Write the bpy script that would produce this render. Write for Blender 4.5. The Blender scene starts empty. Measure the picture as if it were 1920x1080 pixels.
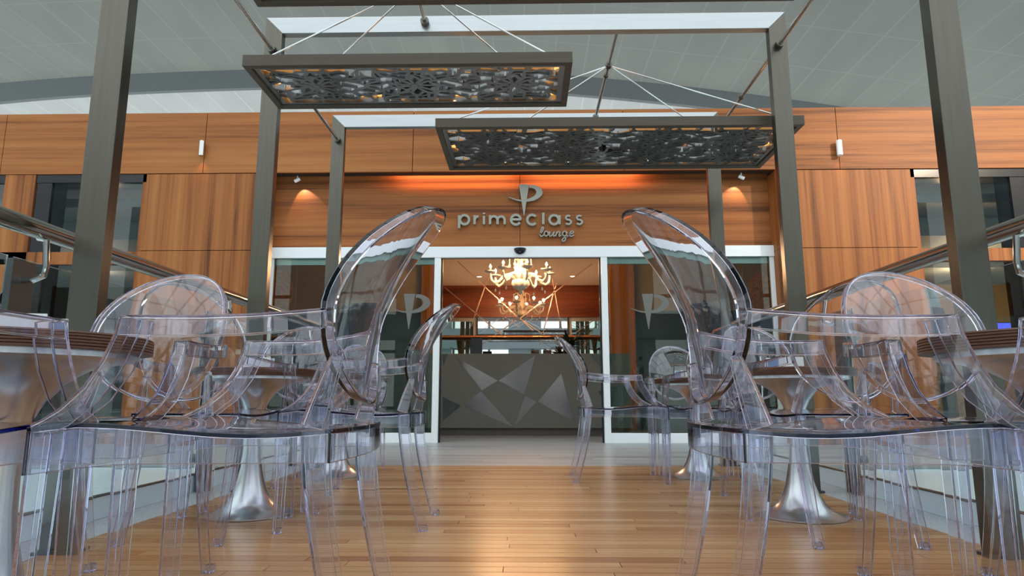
import bpy, bmesh, math, random
from mathutils import Vector, Matrix, Quaternion
R = random.Random(7)
pi = math.pi
scene = bpy.context.scene
col = scene.collection

# ------------------------------------------------------------------ camera, world, exposure, big lights
CAM_H = 0.512
PITCH = math.atan(207 / 1230)
YAW = math.atan(24 / 1230)
cd = bpy.data.cameras.new('camera'); cd.sensor_width = 36; cd.lens = 1230 / 1920 * 36
cd.clip_start = 0.02; cd.clip_end = 200
cam = bpy.data.objects.new('camera', cd); col.objects.link(cam)
cam.location = (0, 0, CAM_H); cam.rotation_euler = (pi / 2 + PITCH, 0, YAW)
scene.camera = cam

scene.view_settings.view_transform = 'Standard'
scene.view_settings.look = 'None'
scene.view_settings.gamma = 1
scene.view_settings.use_curve_mapping = False
scene.view_settings.exposure = 0.0
cy = scene.cycles
cy.max_bounces = 28; cy.transmission_bounces = 28; cy.glossy_bounces = 8; cy.diffuse_bounces = 4
cy.transparent_max_bounces = 16
cy.sample_clamp_indirect = 4.0
cy.use_adaptive_sampling = True; cy.adaptive_threshold = 0.02
cy.use_denoising = True
cy.caustics_refractive = True; cy.caustics_reflective = True
cy.blur_glossy = 0.5

world = bpy.data.worlds.new('world'); scene.world = world; world.use_nodes = True
nt = world.node_tree; N = nt.nodes; L = nt.links
bg = N['Background']
tc = N.new('ShaderNodeTexCoord'); sp = N.new('ShaderNodeSeparateXYZ'); L.new(tc.outputs['Generated'], sp.inputs[0])
cr = N.new('ShaderNodeValToRGB'); L.new(sp.outputs['Z'], cr.inputs[0])
e = cr.color_ramp.elements
e[0].position = 0.0; e[0].color = (0.72, 0.78, 0.78, 1)
e[1].position = 1.0; e[1].color = (1.05, 1.15, 1.22, 1)
m_ = cr.color_ramp.elements.new(0.22); m_.color = (0.80, 0.85, 0.86, 1)
L.new(cr.outputs[0], bg.inputs[0]); bg.inputs[1].default_value = 1.75

def light(name, kind, loc, energy, color, target=None, **kw):
    d = bpy.data.lights.new(name, kind); d.energy = energy; d.color = color
    for k, v in kw.items(): setattr(d, k, v)
    o = bpy.data.objects.new(name, d); col.objects.link(o); o.location = loc
    if target is not None:
        o.rotation_euler = (Vector(target) - Vector(loc)).to_track_quat('-Z', 'Y').to_euler()
    return o
# floodlight of the hall, high on the right, shining on the right end of the facade
light('hall_floodlight', 'SPOT', (10.5, -1.5, 7.5), 5600, (1.0, 0.80, 0.60), (5.8, 7.6, 4.0), spot_size=math.radians(32), spot_blend=0.9, shadow_soft_size=0.25)

# ------------------------------------------------------------------ helpers
def at(x, y, Y):
    """world X, Z of the photograph's pixel on the upright plane at distance Y"""
    u = (x - 960) / 1230; v = (540 - y) / 1230
    yr = math.cos(PITCH) - v * math.sin(PITCH); z = math.sin(PITCH) + v * math.cos(PITCH)
    c, s = math.cos(YAW), math.sin(YAW)
    X = u * c - yr * s; Yd = u * s + yr * c
    return X / Yd * Y, CAM_H + z / Yd * Y

class MB:
    def __init__(s): s.v = []; s.f = []
    def add(s, vs, fs):
        n = len(s.v); s.v += [tuple(p) for p in vs]; s.f += [tuple(i + n for i in f) for f in fs]; return s
    def box(s, x0, x1, y0, y1, z0, z1):
        x0, x1 = sorted((x0, x1)); y0, y1 = sorted((y0, y1)); z0, z1 = sorted((z0, z1))
        v = [(x, y, z) for z in (z0, z1) for y in (y0, y1) for x in (x0, x1)]
        return s.add(v, [(0, 2, 3, 1), (4, 5, 7, 6), (0, 1, 5, 4), (2, 6, 7, 3), (0, 4, 6, 2), (1, 3, 7, 5)])
    def prism(s, poly, a, b, axis='y'):
        """polygon (2d, ccw or cw) extruded from a to b along an axis"""
        n = len(poly)
        def P(p, t):
            return (p[0], t, p[1]) if axis == 'y' else ((p[0], p[1], t) if axis == 'z' else (t, p[0], p[1]))
        v = [P(p, a) for p in poly] + [P(p, b) for p in poly]
        f = [tuple(range(n)), tuple(range(2 * n - 1, n - 1, -1))]
        f += [(i, i + n, (i + 1) % n + n, (i + 1) % n) for i in range(n)]
        return s.add(v, f)
    def sweep(s, pts, sec, up=(0, 0, 1), scale=None, cap=True, closed=False):
        """closed 2d section (u,v) swept along points; u runs sideways, v along 'up'"""
        pts = [Vector(p) for p in pts]; n = len(pts); k = len(sec); vs = []; up = Vector(up)
        for i, p in enumerate(pts):
            if closed: t = pts[(i + 1) % n] - pts[i - 1]
            else: t = pts[min(i + 1, n - 1)] - pts[max(i - 1, 0)]
            t.normalize()
            side = t.cross(up)
            if side.length < 1e-4: side = Vector((1, 0, 0))
            side.normalize(); u2 = side.cross(t).normalized()
            q = scale[i] if scale else 1
            vs += [p + side * (a * q) + u2 * (b * q) for a, b in sec]
        fs = []
        for i in range(n if closed else n - 1):
            j = (i + 1) % n
            fs += [(i * k + a, i * k + (a + 1) % k, j * k + (a + 1) % k, j * k + a) for a in range(k)]
        if cap and not closed: fs += [tuple(range(k - 1, -1, -1)), tuple((n - 1) * k + a for a in range(k))]
        return s.add(vs, fs)
    def tube(s, pts, r, n=10, scale=None, closed=False):
        pts = [Vector(p) for p in pts]; d = pts[-1] - pts[0]
        up = (0, 0, 1) if abs(d.normalized().z) < 0.9 or closed else (0, 1, 0)
        return s.sweep(pts, [(r * math.cos(2 * pi * i / n), r * math.sin(2 * pi * i / n)) for i in range(n)], up, scale, closed=closed)
    def lathe(s, prof, c=(0, 0, 0), n=40):
        vs = []; fs = []; m = len(prof)
        for r, z in prof:
            vs += [(c[0] + r * math.cos(2 * pi * i / n), c[1] + r * math.sin(2 * pi * i / n), c[2] + z) for i in range(n)]
        for j in range(m - 1):
            fs += [(j * n + i, j * n + (i + 1) % n, (j + 1) * n + (i + 1) % n, (j + 1) * n + i) for i in range(n)]
        fs += [tuple(range(n - 1, -1, -1)), tuple((m - 1) * n + i for i in range(n))]
        return s.add(vs, fs)
    def ribbon(s, pts, w, a, b, axis='z'):
        """2d polyline of width w, extruded from a to b"""
        n = len(pts); Lf = []; Rt = []
        for i in range(n):
            p = pts[max(i - 1, 0)]; q = pts[min(i + 1, n - 1)]
            dx, dy = q[0] - p[0], q[1] - p[1]; l = math.hypot(dx, dy) or 1
            ww = w[i] if isinstance(w, (list, tuple)) else w
            nx, ny = -dy / l * ww / 2, dx / l * ww / 2
            Lf.append((pts[i][0] + nx, pts[i][1] + ny)); Rt.append((pts[i][0] - nx, pts[i][1] - ny))
        def P(p, t): return (p[0], p[1], t) if axis == 'z' else (p[0], t, p[1])
        vs = []
        for i in range(n): vs += [P(Lf[i], a), P(Rt[i], a), P(Rt[i], b), P(Lf[i], b)]
        fs = [(3, 2, 1, 0), tuple((n - 1) * 4 + k for k in range(4))]
        for i in range(n - 1):
            for k in range(4): fs.append((i * 4 + k, i * 4 + (k + 1) % 4, i * 4 + 4 + (k + 1) % 4, i * 4 + 4 + k))
        return s.add(vs, fs)
    def build(s, name, mat, parent=None, smooth=False, bevel=0.0, loc=None, recalc=True, angle=35):
        me = bpy.data.meshes.new(name); me.from_pydata(s.v, [], s.f)
        if recalc:
            bm = bmesh.new(); bm.from_mesh(me); bmesh.ops.recalc_face_normals(bm, faces=bm.faces)
            bm.to_mesh(me); bm.free()
        if smooth:
            me.polygons.foreach_set('use_smooth', [True] * len(me.polygons))
            bm = bmesh.new(); bm.from_mesh(me); lim = math.radians(angle)
            for ed in bm.edges:
                if len(ed.link_faces) == 2 and ed.calc_face_angle(0) > lim: ed.smooth = False
            bm.to_mesh(me); bm.free()
        me.materials.append(mat)
        o = bpy.data.objects.new(name, me); col.objects.link(o)
        if parent: o.parent = parent
        if loc: o.location = loc
        if bevel:
            b = o.modifiers.new('bevel', 'BEVEL'); b.width = bevel; b.segments = 2; b.limit_method = 'ANGLE'; b.angle_limit = math.radians(40)
        return o

def tag(o, label, cat, group=None, kind=None):
    o['label'] = label; o['category'] = cat
    if group: o['group'] = group
    if kind: o['kind'] = kind
    return o
def thing(name, label, cat, loc=(0, 0, 0), rz=0, group=None):
    o = bpy.data.objects.new(name, None); col.objects.link(o); o.location = loc; o.rotation_euler = (0, 0, rz)
    o.empty_display_size = 0.1
    return tag(o, label, cat, group)
def struct(mb, name, mat, label=None, **kw):
    o = mb.build(name, mat, **kw); o['kind'] = 'structure'
    if label: o['label'] = label
    return o
def copy_tree(o, parent=None):
    c = o.copy(); col.objects.link(c); c.parent = parent
    for ch in list(o.children): copy_tree(ch, c)
    return c

# ------------------------------------------------------------------ materials
def newmat(name):
    m = bpy.data.materials.new(name); m.use_nodes = True
    return m, m.node_tree.nodes, m.node_tree.links, m.node_tree.nodes['Principled BSDF']
def plain(name, c, rough=0.5, metal=0.0, spec=0.5, noise=0.0, nscale=(8, 8, 8), bump=0.0, aniso=0.0):
    m, N, L, b = newmat(name)
    b.inputs['Base Color'].default_value = (*c, 1); b.inputs['Roughness'].default_value = rough
    b.inputs['Metallic'].default_value = metal; b.inputs['Specular IOR Level'].default_value = spec
    b.inputs['Anisotropic'].default_value = aniso
    g = N.new('ShaderNodeNewGeometry'); mp = N.new('ShaderNodeMapping'); mp.inputs['Scale'].default_value = nscale
    L.new(g.outputs['Position'], mp.inputs[0])
    nz = N.new('ShaderNodeTexNoise'); nz.inputs['Scale'].default_value = 1; nz.inputs['Detail'].default_value = 5
    L.new(mp.outputs[0], nz.inputs['Vector'])
    mx = N.new('ShaderNodeMix'); mx.data_type = 'RGBA'
    mx.inputs['A'].default_value = (*[x * (1 - noise) for x in c], 1); mx.inputs['B'].default_value = (*[min(1, x * (1 + noise)) for x in c], 1)
    L.new(nz.outputs['Fac'], mx.inputs['Factor']); L.new(mx.outputs['Result'], b.inputs['Base Color'])
    if bump:
        bp = N.new('ShaderNodeBump'); bp.inputs['Strength'].default_value = bump; bp.inputs['Distance'].default_value = 0.002
        L.new(nz.outputs['Fac'], bp.inputs['Height']); L.new(bp.outputs[0], b.inputs['Normal'])
    return m
def wood(name, dark, mid, light_, sc, rough=0.45, bump=0.1, bands=None):
    """sc: noise scale per axis (small along the grain)"""
    m, N, L, b = newmat(name)
    g = N.new('ShaderNodeNewGeometry'); mp = N.new('ShaderNodeMapping'); mp.inputs['Scale'].default_value = sc
    L.new(g.outputs['Position'], mp.inputs[0])
    nz = N.new('ShaderNodeTexNoise'); nz.inputs['Scale'].default_value = 1; nz.inputs['Detail'].default_value = 7; nz.inputs['Roughness'].default_value = 0.62
    nz.inputs['Distortion'].default_value = 0.25
    L.new(mp.outputs[0], nz.inputs['Vector'])
    mp2 = N.new('ShaderNodeMapping'); mp2.inputs['Scale'].default_value = [x * 9 for x in sc]; L.new(g.outputs['Position'], mp2.inputs[0])
    n2 = N.new('ShaderNodeTexNoise'); n2.inputs['Scale'].default_value = 1; n2.inputs['Detail'].default_value = 3; L.new(mp2.outputs[0], n2.inputs['Vector'])
    ad = N.new('ShaderNodeMath'); ad.operation = 'MULTIPLY_ADD'; L.new(n2.outputs['Fac'], ad.inputs[0]); ad.inputs[1].default_value = 0.22; L.new(nz.outputs['Fac'], ad.inputs[2])
    r = N.new('ShaderNodeValToRGB'); L.new(ad.outputs[0], r.inputs[0])
    el = r.color_ramp.elements; el[0].position = 0.44; el[0].color = (*dark, 1); el[1].position = 0.80; el[1].color = (*light_, 1)
    x = el.new(0.58); x.color = (*mid, 1)
    L.new(r.outputs[0], b.inputs['Base Color']); b.inputs['Roughness'].default_value = rough
    b.inputs['Specular IOR Level'].default_value = 0.3
    bp = N.new('ShaderNodeBump'); bp.inputs['Strength'].default_value = bump; bp.inputs['Distance'].default_value = 0.002
    L.new(ad.outputs[0], bp.inputs['Height']); L.new(bp.outputs[0], b.inputs['Normal'])
    return m
def planks(name, stops, rough, gscale):
    """per-plank tone comes from a vertex attribute, grain runs along x"""
    m, N, L, b = newmat(name)
    at_ = N.new('ShaderNodeAttribute'); at_.attribute_name = 'tone'
    g = N.new('ShaderNodeNewGeometry'); mp = N.new('ShaderNodeMapping'); mp.inputs['Scale'].default_value = gscale
    L.new(g.outputs['Position'], mp.inputs[0])
    nz = N.new('ShaderNodeTexNoise'); nz.inputs['Scale'].default_value = 1; nz.inputs['Detail'].default_value = 6; L.new(mp.outputs[0], nz.inputs['Vector'])
    ad = N.new('ShaderNodeMath'); ad.operation = 'MULTIPLY_ADD'; L.new(nz.outputs['Fac'], ad.inputs[0]); ad.inputs[1].default_value = 0.5
    L.new(at_.outputs['Fac'], ad.inputs[2])
    r = N.new('ShaderNodeValToRGB'); L.new(ad.outputs[0], r.inputs[0]); el = r.color_ramp.elements
    el[0].position = 0.15; el[0].color = (*stops[0], 1); el[1].position = 1.25 / 1.3; el[1].color = (*stops[-1], 1)
    for i, c in enumerate(stops[1:-1]):
        x = el.new(0.15 + 0.81 * (i + 1) / (len(stops) - 1)); x.color = (*c, 1)
    L.new(r.outputs[0], b.inputs['Base Color']); b.inputs['Roughness'].default_value = rough
    return m
def glass(name, c=(1, 1, 1), rough=0.0, ior=1.49, absorb=None, density=0):
    m, N, L, b = newmat(name)
    N.remove(b); gl = N.new('ShaderNodeBsdfGlass'); gl.inputs['Color'].default_value = (*c, 1); gl.inputs['Roughness'].default_value = rough
    gl.inputs['IOR'].default_value = ior
    out = N['Material Output']; L.new(gl.outputs[0], out.inputs[0])
    if absorb:
        va = N.new('ShaderNodeVolumeAbsorption'); va.inputs['Color'].default_value = (*absorb, 1); va.inputs['Density'].default_value = density
        L.new(va.outputs[0], out.inputs['Volume'])
    return m
def emit(name, c, s):
    m, N, L, b = newmat(name)
    b.inputs['Base Color'].default_value = (*c, 1); b.inputs['Emission Color'].default_value = (*c, 1); b.inputs['Emission Strength'].default_value = s
    return m

M = {}
WD, WM, WL = (0.13, 0.040, 0.011), (0.32, 0.104, 0.025), (0.44, 0.168, 0.047)
M['wood_h'] = wood('wood_horizontal_grain', WD, WM, WL, (0.16, 0.16, 9.5), 0.5)
M['wood_v'] = wood('wood_vertical_grain', WD, WM, WL, (9.5, 9.5, 0.16), 0.5)
M['wood_gap'] = plain('dark_gap', (0.03, 0.015, 0.008), 0.8)
M['wood_dark'] = wood('dark_reddish_wood', (0.05, 0.012, 0.006), (0.11, 0.028, 0.014), (0.16, 0.045, 0.02), (0.3, 0.3, 10), 0.4)
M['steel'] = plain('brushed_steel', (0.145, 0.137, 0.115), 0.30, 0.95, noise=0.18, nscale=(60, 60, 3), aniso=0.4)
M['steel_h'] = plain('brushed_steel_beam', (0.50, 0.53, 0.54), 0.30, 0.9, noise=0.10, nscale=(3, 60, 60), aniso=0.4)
M['chrome'] = plain('polished_steel', (0.62, 0.62, 0.60), 0.12, 1.0)
M['alu'] = plain('spun_aluminium', (0.60, 0.62, 0.64), 0.27, 1.0, noise=0.05)
M['dark_steel'] = plain('dark_grey_steel', (0.10, 0.11, 0.11), 0.38, 0.6, noise=0.2)
M['rail'] = plain('bronze_steel_tube', (0.42, 0.40, 0.37), 0.16, 1.0)
M['frame_dark'] = plain('taupe_frame', (0.088, 0.070, 0.050), 0.45, 0.15, noise=0.2, nscale=(3, 40, 40))
M['lattice'] = plain('grey_bronze_lattice', (0.27, 0.272, 0.27), 0.2, 0.85, noise=0.3)
M['white_frame'] = plain('white_aluminium', (0.90, 0.94, 0.95), 0.35, 0.0)
M['poly'] = glass('clear_polycarbonate', (0.985, 0.985, 1.0), 0.0, 1.50, (0.47, 0.48, 0.77), 19)
M['pane'] = glass('clear_glass_pane', (0.93, 0.97, 0.96), 0.0, 1.45)
M['dpane'] = glass('tinted_door_glass', (0.80, 0.88, 0.85), 0.0, 1.5)
M['frost'] = plain('frosted_film', (0.17, 0.17, 0.15), 0.6)
M['ttop'] = plain('brown_reeded_table_edge', (0.105, 0.042, 0.022), 0.45, noise=0.35, nscale=(4, 4, 150))
M['letter'] = plain('satin_metal_letter', (0.34, 0.34, 0.29), 0.4, 0.35)
M['black'] = plain('black_plastic', (0.012, 0.013, 0.016), 0.2)
M['desk'] = plain('grey_desk_panel', (0.155, 0.155, 0.135), 0.5, noise=0.05)
M['facet'] = plain('polished_steel_facet', (0.20, 0.185, 0.175), 0.17, 1.0, noise=0.2, nscale=(6, 6, 2))
M['kick'] = plain('brown_kickboard', (0.10, 0.08, 0.07), 0.5)
M['cream'] = plain('cream_plaster', (0.62, 0.50, 0.40), 0.8)
M['mirror'] = plain('mirror', (0.80, 0.80, 0.78), 0.015, 1.0)
M['bronze'] = plain('bronze_strip', (0.42, 0.30, 0.22), 0.25, 1.0)
M['copper'] = plain('copper_tube', (0.55, 0.25, 0.12), 0.2, 1.0)
M['pearl'] = plain('white_milk_glass', (0.90, 0.78, 0.62), 0.25, spec=0.7)
M['crystal'] = glass('crystal_drop', (1, .95, .9), 0.0, 1.5)
M['bulb'] = emit('warm_bulb', (1.0, 0.62, 0.30), 60)
M['led'] = emit('amber_led_strip', (1.0, 0.47, 0.13), 1.6)
M['led2'] = emit('orange_soffit_strip', (1.0, 0.40, 0.17), 60)
M['spotface'] = emit('white_spot_face', (1.0, 0.75, 0.45), 7)
M['downlight'] = emit('warm_downlight', (1.0, 0.8, 0.55), 6)
M['blue'] = plain('pale_blue_napkins', (0.30, 0.50, 0.80), 0.5)
M['leaf'] = plain('dark_green_leaf', (0.030, 0.050, 0.020), 0.5, noise=0.4, nscale=(30, 30, 30))
M['speckle'] = plain('speckled_grey_stone', (0.50, 0.54, 0.57), 0.55, noise=0.75, nscale=(140, 140, 140))
M['white_floor'] = plain('white_polished_floor', (0.74, 0.90, 0.94), 0.18, noise=0.03)
M['kerb'] = plain('white_kerb', (0.80, 0.93, 1.0), 0.4)
M['gold_wall'] = plain('amber_wall', (0.34, 0.20, 0.08), 0.6, noise=0.15)
M['navy_wall'] = plain('dark_slate_wall', (0.035, 0.040, 0.045), 0.3, noise=0.2)
M['bulkhead'] = plain('grey_bulkhead', (0.18, 0.21, 0.22), 0.7)
M['amber'] = plain('amber_mosaic', (0.50, 0.20, 0.05), 0.4, noise=0.9, nscale=(18, 18, 18))
M['screen'] = emit('blue_screen', (0.10, 0.12, 0.85), 1.2)
M['poster'] = plain('pale_blue_poster', (0.42, 0.62, 0.72), 0.5, noise=0.35, nscale=(7, 7, 7))
M['ceil_beam'] = plain('grey_ceiling_beam', (0.105, 0.118, 0.122), 0.6, noise=0.08)
M['deck'] = planks('honey_wood_deck', [(0.27, 0.105, 0.040), (0.42, 0.20, 0.085), (0.53, 0.295, 0.138), (0.66, 0.43, 0.225)], 0.27, (1.5, 60, 1))
M['greyplank'] = planks('grey_wood_planks', [(0.16, 0.17, 0.175), (0.25, 0.27, 0.28), (0.33, 0.36, 0.37), (0.42, 0.45, 0.46)], 0.33, (1.2, 70, 1))
# ceiling panels: a grid of square-edged panels with pale joints
def ceiling_mat(name, base, joint, dx=0.80, dy=1.7):
    m, N, L, b = newmat(name)
    g = N.new('ShaderNodeNewGeometry'); s = N.new('ShaderNodeSeparateXYZ'); L.new(g.outputs['Position'], s.inputs[0])
    facs = []
    for ax, d, w in (('X', dx, 0.035), ('Y', dy, 0.03)):
        dv = N.new('ShaderNodeMath'); dv.operation = 'DIVIDE'; L.new(s.outputs[ax], dv.inputs[0]); dv.inputs[1].default_value = d
        fr = N.new('ShaderNodeMath'); fr.operation = 'FRACT'; L.new(dv.outputs[0], fr.inputs[0])
        lt = N.new('ShaderNodeMath'); lt.operation = 'LESS_THAN'; L.new(fr.outputs[0], lt.inputs[0]); lt.inputs[1].default_value = w / d
        facs.append(lt)
    mxx = N.new('ShaderNodeMath'); mxx.operation = 'MAXIMUM'; L.new(facs[0].outputs[0], mxx.inputs[0]); L.new(facs[1].outputs[0], mxx.inputs[1])
    mp = N.new('ShaderNodeMapping'); mp.inputs['Scale'].default_value = (1.2, 0.25, 1); L.new(g.outputs['Position'], mp.inputs[0])
    nz = N.new('ShaderNodeTexNoise'); nz.inputs['Scale'].default_value = 1; L.new(mp.outputs[0], nz.inputs['Vector'])
    v = N.new('ShaderNodeMix'); v.data_type = 'RGBA'; v.inputs['A'].default_value = (*[x * 0.82 for x in base], 1); v.inputs['B'].default_value = (*[x * 1.18 for x in base], 1)
    L.new(nz.outputs['Fac'], v.inputs['Factor'])
    mx = N.new('ShaderNodeMix'); mx.data_type = 'RGBA'; L.new(mxx.outputs[0], mx.inputs['Factor']); L.new(v.outputs['Result'], mx.inputs['A'])
    mx.inputs['B'].default_value = (*joint, 1); L.new(mx.outputs['Result'], b.inputs['Base Color']); b.inputs['Roughness'].default_value = 0.75
    return m
M['ceiling'] = ceiling_mat('grey_ceiling_panels', (0.19, 0.198, 0.183), (0.222, 0.230, 0.213))
M['ceiling2'] = ceiling_mat('pale_ceiling_panels', (0.42, 0.43, 0.425), (0.50, 0.51, 0.50), 0.85, 40)

# ------------------------------------------------------------------ floors
def plank_floor(name, x0, x1, y0, y1, wy, lmin, lmax, ztop, mat, gap, label):
    vs = []; fs = []; tones = []
    y = y0
    while y < y1 - 1e-6:
        x = x0 - R.random() * lmax
        while x < x1:
            l = R.uniform(lmin, lmax); a, b = max(x, x0), min(x + l, x1)
            if b - a > 0.02:
                n = len(vs); ya, yb = y + gap / 2, min(y + wy, y1) - gap / 2
                vs += [(a + gap / 3, ya, ztop), (b - gap / 3, ya, ztop), (b - gap / 3, yb, ztop), (a + gap / 3, yb, ztop),
                       (a + gap / 3, ya, ztop - .02), (b - gap / 3, ya, ztop - .02), (b - gap / 3, yb, ztop - .02), (a + gap / 3, yb, ztop - .02)]
                fs += [(n, n + 1, n + 2, n + 3), (n + 4, n + 5, n + 1, n), (n + 5, n + 6, n + 2, n + 1), (n + 6, n + 7, n + 3, n + 2), (n + 7, n + 4, n, n + 3)]
                t = min(0.75, max(0.0, R.gauss(0.36, 0.13))); tones += [t] * 5
            x += l
        y += wy
    me = bpy.data.meshes.new(name); me.from_pydata(vs, [], fs)
    at_ = me.attributes.new('tone', 'FLOAT', 'FACE'); at_.data.foreach_set('value', tones)
    me.materials.append(mat); o = bpy.data.objects.new(name, me); col.objects.link(o)
    o['kind'] = 'structure'; o['label'] = label
    return o
DECK_Y = 5.22
plank_floor('floor', -1.62, 1.62, -1.0, DECK_Y, 0.064, 0.7, 2.2, 0.0, M['deck'], 0.004, 'honey-coloured narrow plank deck of the terrace')
struct(MB().box(-1.62, 1.62, -1.0, DECK_Y, -0.06, -0.012), 'floor_bed', M['wood_gap'])
plank_floor('floor', -7.5, 7.5, DECK_Y, 11.0, 0.11, 1.0, 2.4, 0.0, M['greyplank'], 0.0015, 'grey plank floor in front of and inside the lounge')
struct(MB().box(-7.5, 7.5, DECK_Y, 11.4, -0.08, -0.012), 'floor_bed', M['bulkhead'])
for s in (-1, 1):
    struct(MB().box(s * 1.62, s * 1.84, -1.0, DECK_Y, -0.06, -0.002), 'floor_border', M['speckle'], 'speckled grey stone strip beside the deck')
    struct(MB().box(s * 1.875, s * 16, -16, DECK_Y, -0.3, -0.02), 'floor_hall', M['white_floor'], 'bright white hall floor beyond the glass balustrade')
    struct(MB().box(s * 7.5, s * 16, DECK_Y, 9, -0.3, -0.02), 'floor_hall', M['white_floor'], 'bright white hall floor beside the lounge')
struct(MB().box(-1.84, 1.84, -16, -1.0, -0.3, -0.02), 'floor_hall', M['white_floor'], 'white hall floor behind the terrace')

# ------------------------------------------------------------------ hall ceiling: shallow vault with a dark cross beam
YB = 17.0
arch_px = [(-500, 215), (0, 155), (160, 143), (240, 139), (480, 130), (700, 127), (900, 131), (1080, 142), (1290, 162), (1450, 182), (1600, 203), (2100, 285)]
arch = [at(x, y, YB) for x, y in arch_px]
def arch_z(X):
    if X <= arch[0][0]: return arch[0][1]
    for (a, za), (b, zb) in zip(arch, arch[1:]):
        if X <= b:
            t = (X - a) / (b - a); return za + (zb - za) * t
    return arch[-1][1]
xs = [-22 + i * 0.5 for i in range(89)]
zs = [arch_z(x) for x in xs]
for _ in range(12): zs = [zs[0]] + [(zs[i - 1] + 2 * zs[i] + zs[i + 1]) / 4 for i in range(1, len(zs) - 1)] + [zs[-1]]
def vault(y0, y1, dz, th):
    mb = MB(); v = []; n = len(xs)
    for x, z in zip(xs, zs): v += [(x, y0, z + dz), (x, y1, z + dz), (x, y1, z + dz + th), (x, y0, z + dz + th)]
    f = []
    for i in range(n - 1):
        for k in range(4): f.append((i * 4 + k, i * 4 + (k + 1) % 4, i * 4 + 4 + (k + 1) % 4, i * 4 + 4 + k))
    f += [(0, 1, 2, 3), tuple((n - 1) * 4 + k for k in (3, 2, 1, 0))]
    return mb.add(v, f)
struct(vault(8.0, YB, 0.0, 0.25), 'ceiling', M['ceiling'], 'grey panelled vault of the terminal hall', smooth=True)
# the beam hangs below the vault and thins out to the right
mb = MB(); v = []; n = len(xs)
for x, z in zip(xs, zs):
    d = 0.36
    v += [(x, YB - 0.02, z), (x, YB + 0.35, z - d), (x, YB + 0.5, z - d), (x, YB + 0.5, z + 0.2)]
f = []
for i in range(n - 1):
    for k in range(4): f.append((i * 4 + k, i * 4 + (k + 1) % 4, i * 4 + 4 + (k + 1) % 4, i * 4 + 4 + k))
f += [(0, 1, 2, 3), tuple((n - 1) * 4 + k for k in (3, 2, 1, 0))]
struct(mb.add(v, f), 'ceiling_beam', M['ceil_beam'], 'dark grey curved beam across the hall ceiling', smooth=True)
struct(vault(YB + 0.6, 34, -0.22, 0.2), 'ceiling', M['ceiling2'], 'paler panelled ceiling beyond the dark beam', smooth=True)

# glazed roof over the concourse: unseen bars added to give reflections structure
mb = MB()
for i in range(-6, 7): mb.box(i * 2.6 - .06, i * 2.6 + .06, -15, 8.0, 9.6, 9.9)
for j in range(-5, 4): mb.box(-17, 17, j * 2.9 - .05, j * 2.9 + .05, 9.65, 9.85)
struct(mb, 'ceiling_reflection_bars', M['white_frame'], 'unseen bars of the glazed roof, added for structure in reflections')
# hall glazing behind the camera (out of view, added for the reflections)
mb = MB()
for i in range(-8, 9): mb.box(i * 2 - 0.06, i * 2 + 0.06, -15.1, -14.9, 0, 8.4)
for z in (0.0, 2.6, 5.2, 7.8): mb.box(-16, 16, -15.1, -14.9, z, z + 0.14)
struct(mb, 'reflection_window', M['dark_steel'], 'unseen glazing bars added behind the camera for reflections')
mb = MB()  # unseen dark piers and gallery, added so reflections in the glass gain contrast
for i in range(-3, 4): mb.box(i * 5 - 0.9, i * 5 + 0.9, -15.0, -14.2, 0, 9.4)
mb.box(-16, 16, -15.0, -14.0, 3.2, 4.3)
for s in (-1, 1):
    for j in range(5): mb.box(s * 16, s * 16.8, -12.5 + j * 5.2 - 1.0, -12.5 + j * 5.2 + 1.0, 0, 8.6)
    mb.box(s * 16, s * 16.6, -15, 16, 3.2, 4.3)
struct(mb, 'reflection_piers', M['bulkhead'], 'unseen piers and gallery edge added for contrast in reflections')

# ------------------------------------------------------------------ facade of the lounge
FX = -0.055
YF, YD = 7.60, 7.89
ZL, ZLT = 2.205, 2.34          # door head: underside and top of the white header
ZB0, ZB1 = 3.225, 4.015        # upper band
DX = 3.07                      # half width of the entrance recess
PX = 4.62
g = 0.008
def panel_box(mb, x0, x1, z0, z1, y=YF, t=0.03): mb.box(x0 + g / 2, x1 - g / 2, y, y + t, z0 + g / 2, z1 - g / 2)
mb = MB(); seams = [-9.2, -6.45, -3.93, -1.36, 1.21, 3.79, 6.30, 9.2]
for a, b in zip(seams, seams[1:]): panel_box(mb, a, b, ZB0, ZB1)
struct(mb, 'wall_front', M['wood_h'], 'upper band of horizontally grained wood panels')
struct(MB().box(-9.2, FX - DX, YF + 0.03, YF + 0.3, ZB0 + 0.005, ZB1 - 0.005).box(FX + DX, 9.2, YF + 0.03, YF + 0.3, ZB0 + 0.005, ZB1 - 0.005).box(FX - DX, FX + DX, YF + 0.03, YF + 0.04, ZB0 + 0.005, ZB1 - 0.005).box(FX - DX, FX + DX, YF + 0.04, YD, ZB0 + 0.20, ZB0 + .22).box(FX - DX, FX + DX, YF + 0.04, YF + 0.15, ZB0 + 0.004, ZB0 + .020).box(-9.2, 9.2, YF + .3, 11.4, ZB1 - .1, ZB1 - .02), 'wall_front_backing', M['wood_gap'])  # includes a shelf added below the strip lights to cut off their glow
for s in (-1, 1):
    mb = MB()
    a, b = sorted((FX + s * DX, s * PX))
    panel_box(mb, a, b, 2.26, ZB0 - 0.004); panel_box(mb, a, b, 0.0, 2.26)
    struct(mb, 'wall_front', M['wood_v'], 'vertically grained wood panels beside the entrance')
    struct(MB().box(a + 0.02, b - 0.02, YF + 0.03, YF + 0.28, 0, ZB0), 'wall_front_backing', M['wood_gap'])
    # return of the recess
    x = FX + s * DX
    mb = MB(); mb.box(x, x + s * 0.02, YF + 0.002, YD, 2.262, ZB0); mb.box(x, x + s * 0.02, YF + 0.002, YD, 0, 2.258)
    struct(mb, 'wall_return', M['wood_v'], 'wood side of the entrance recess')
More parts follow.
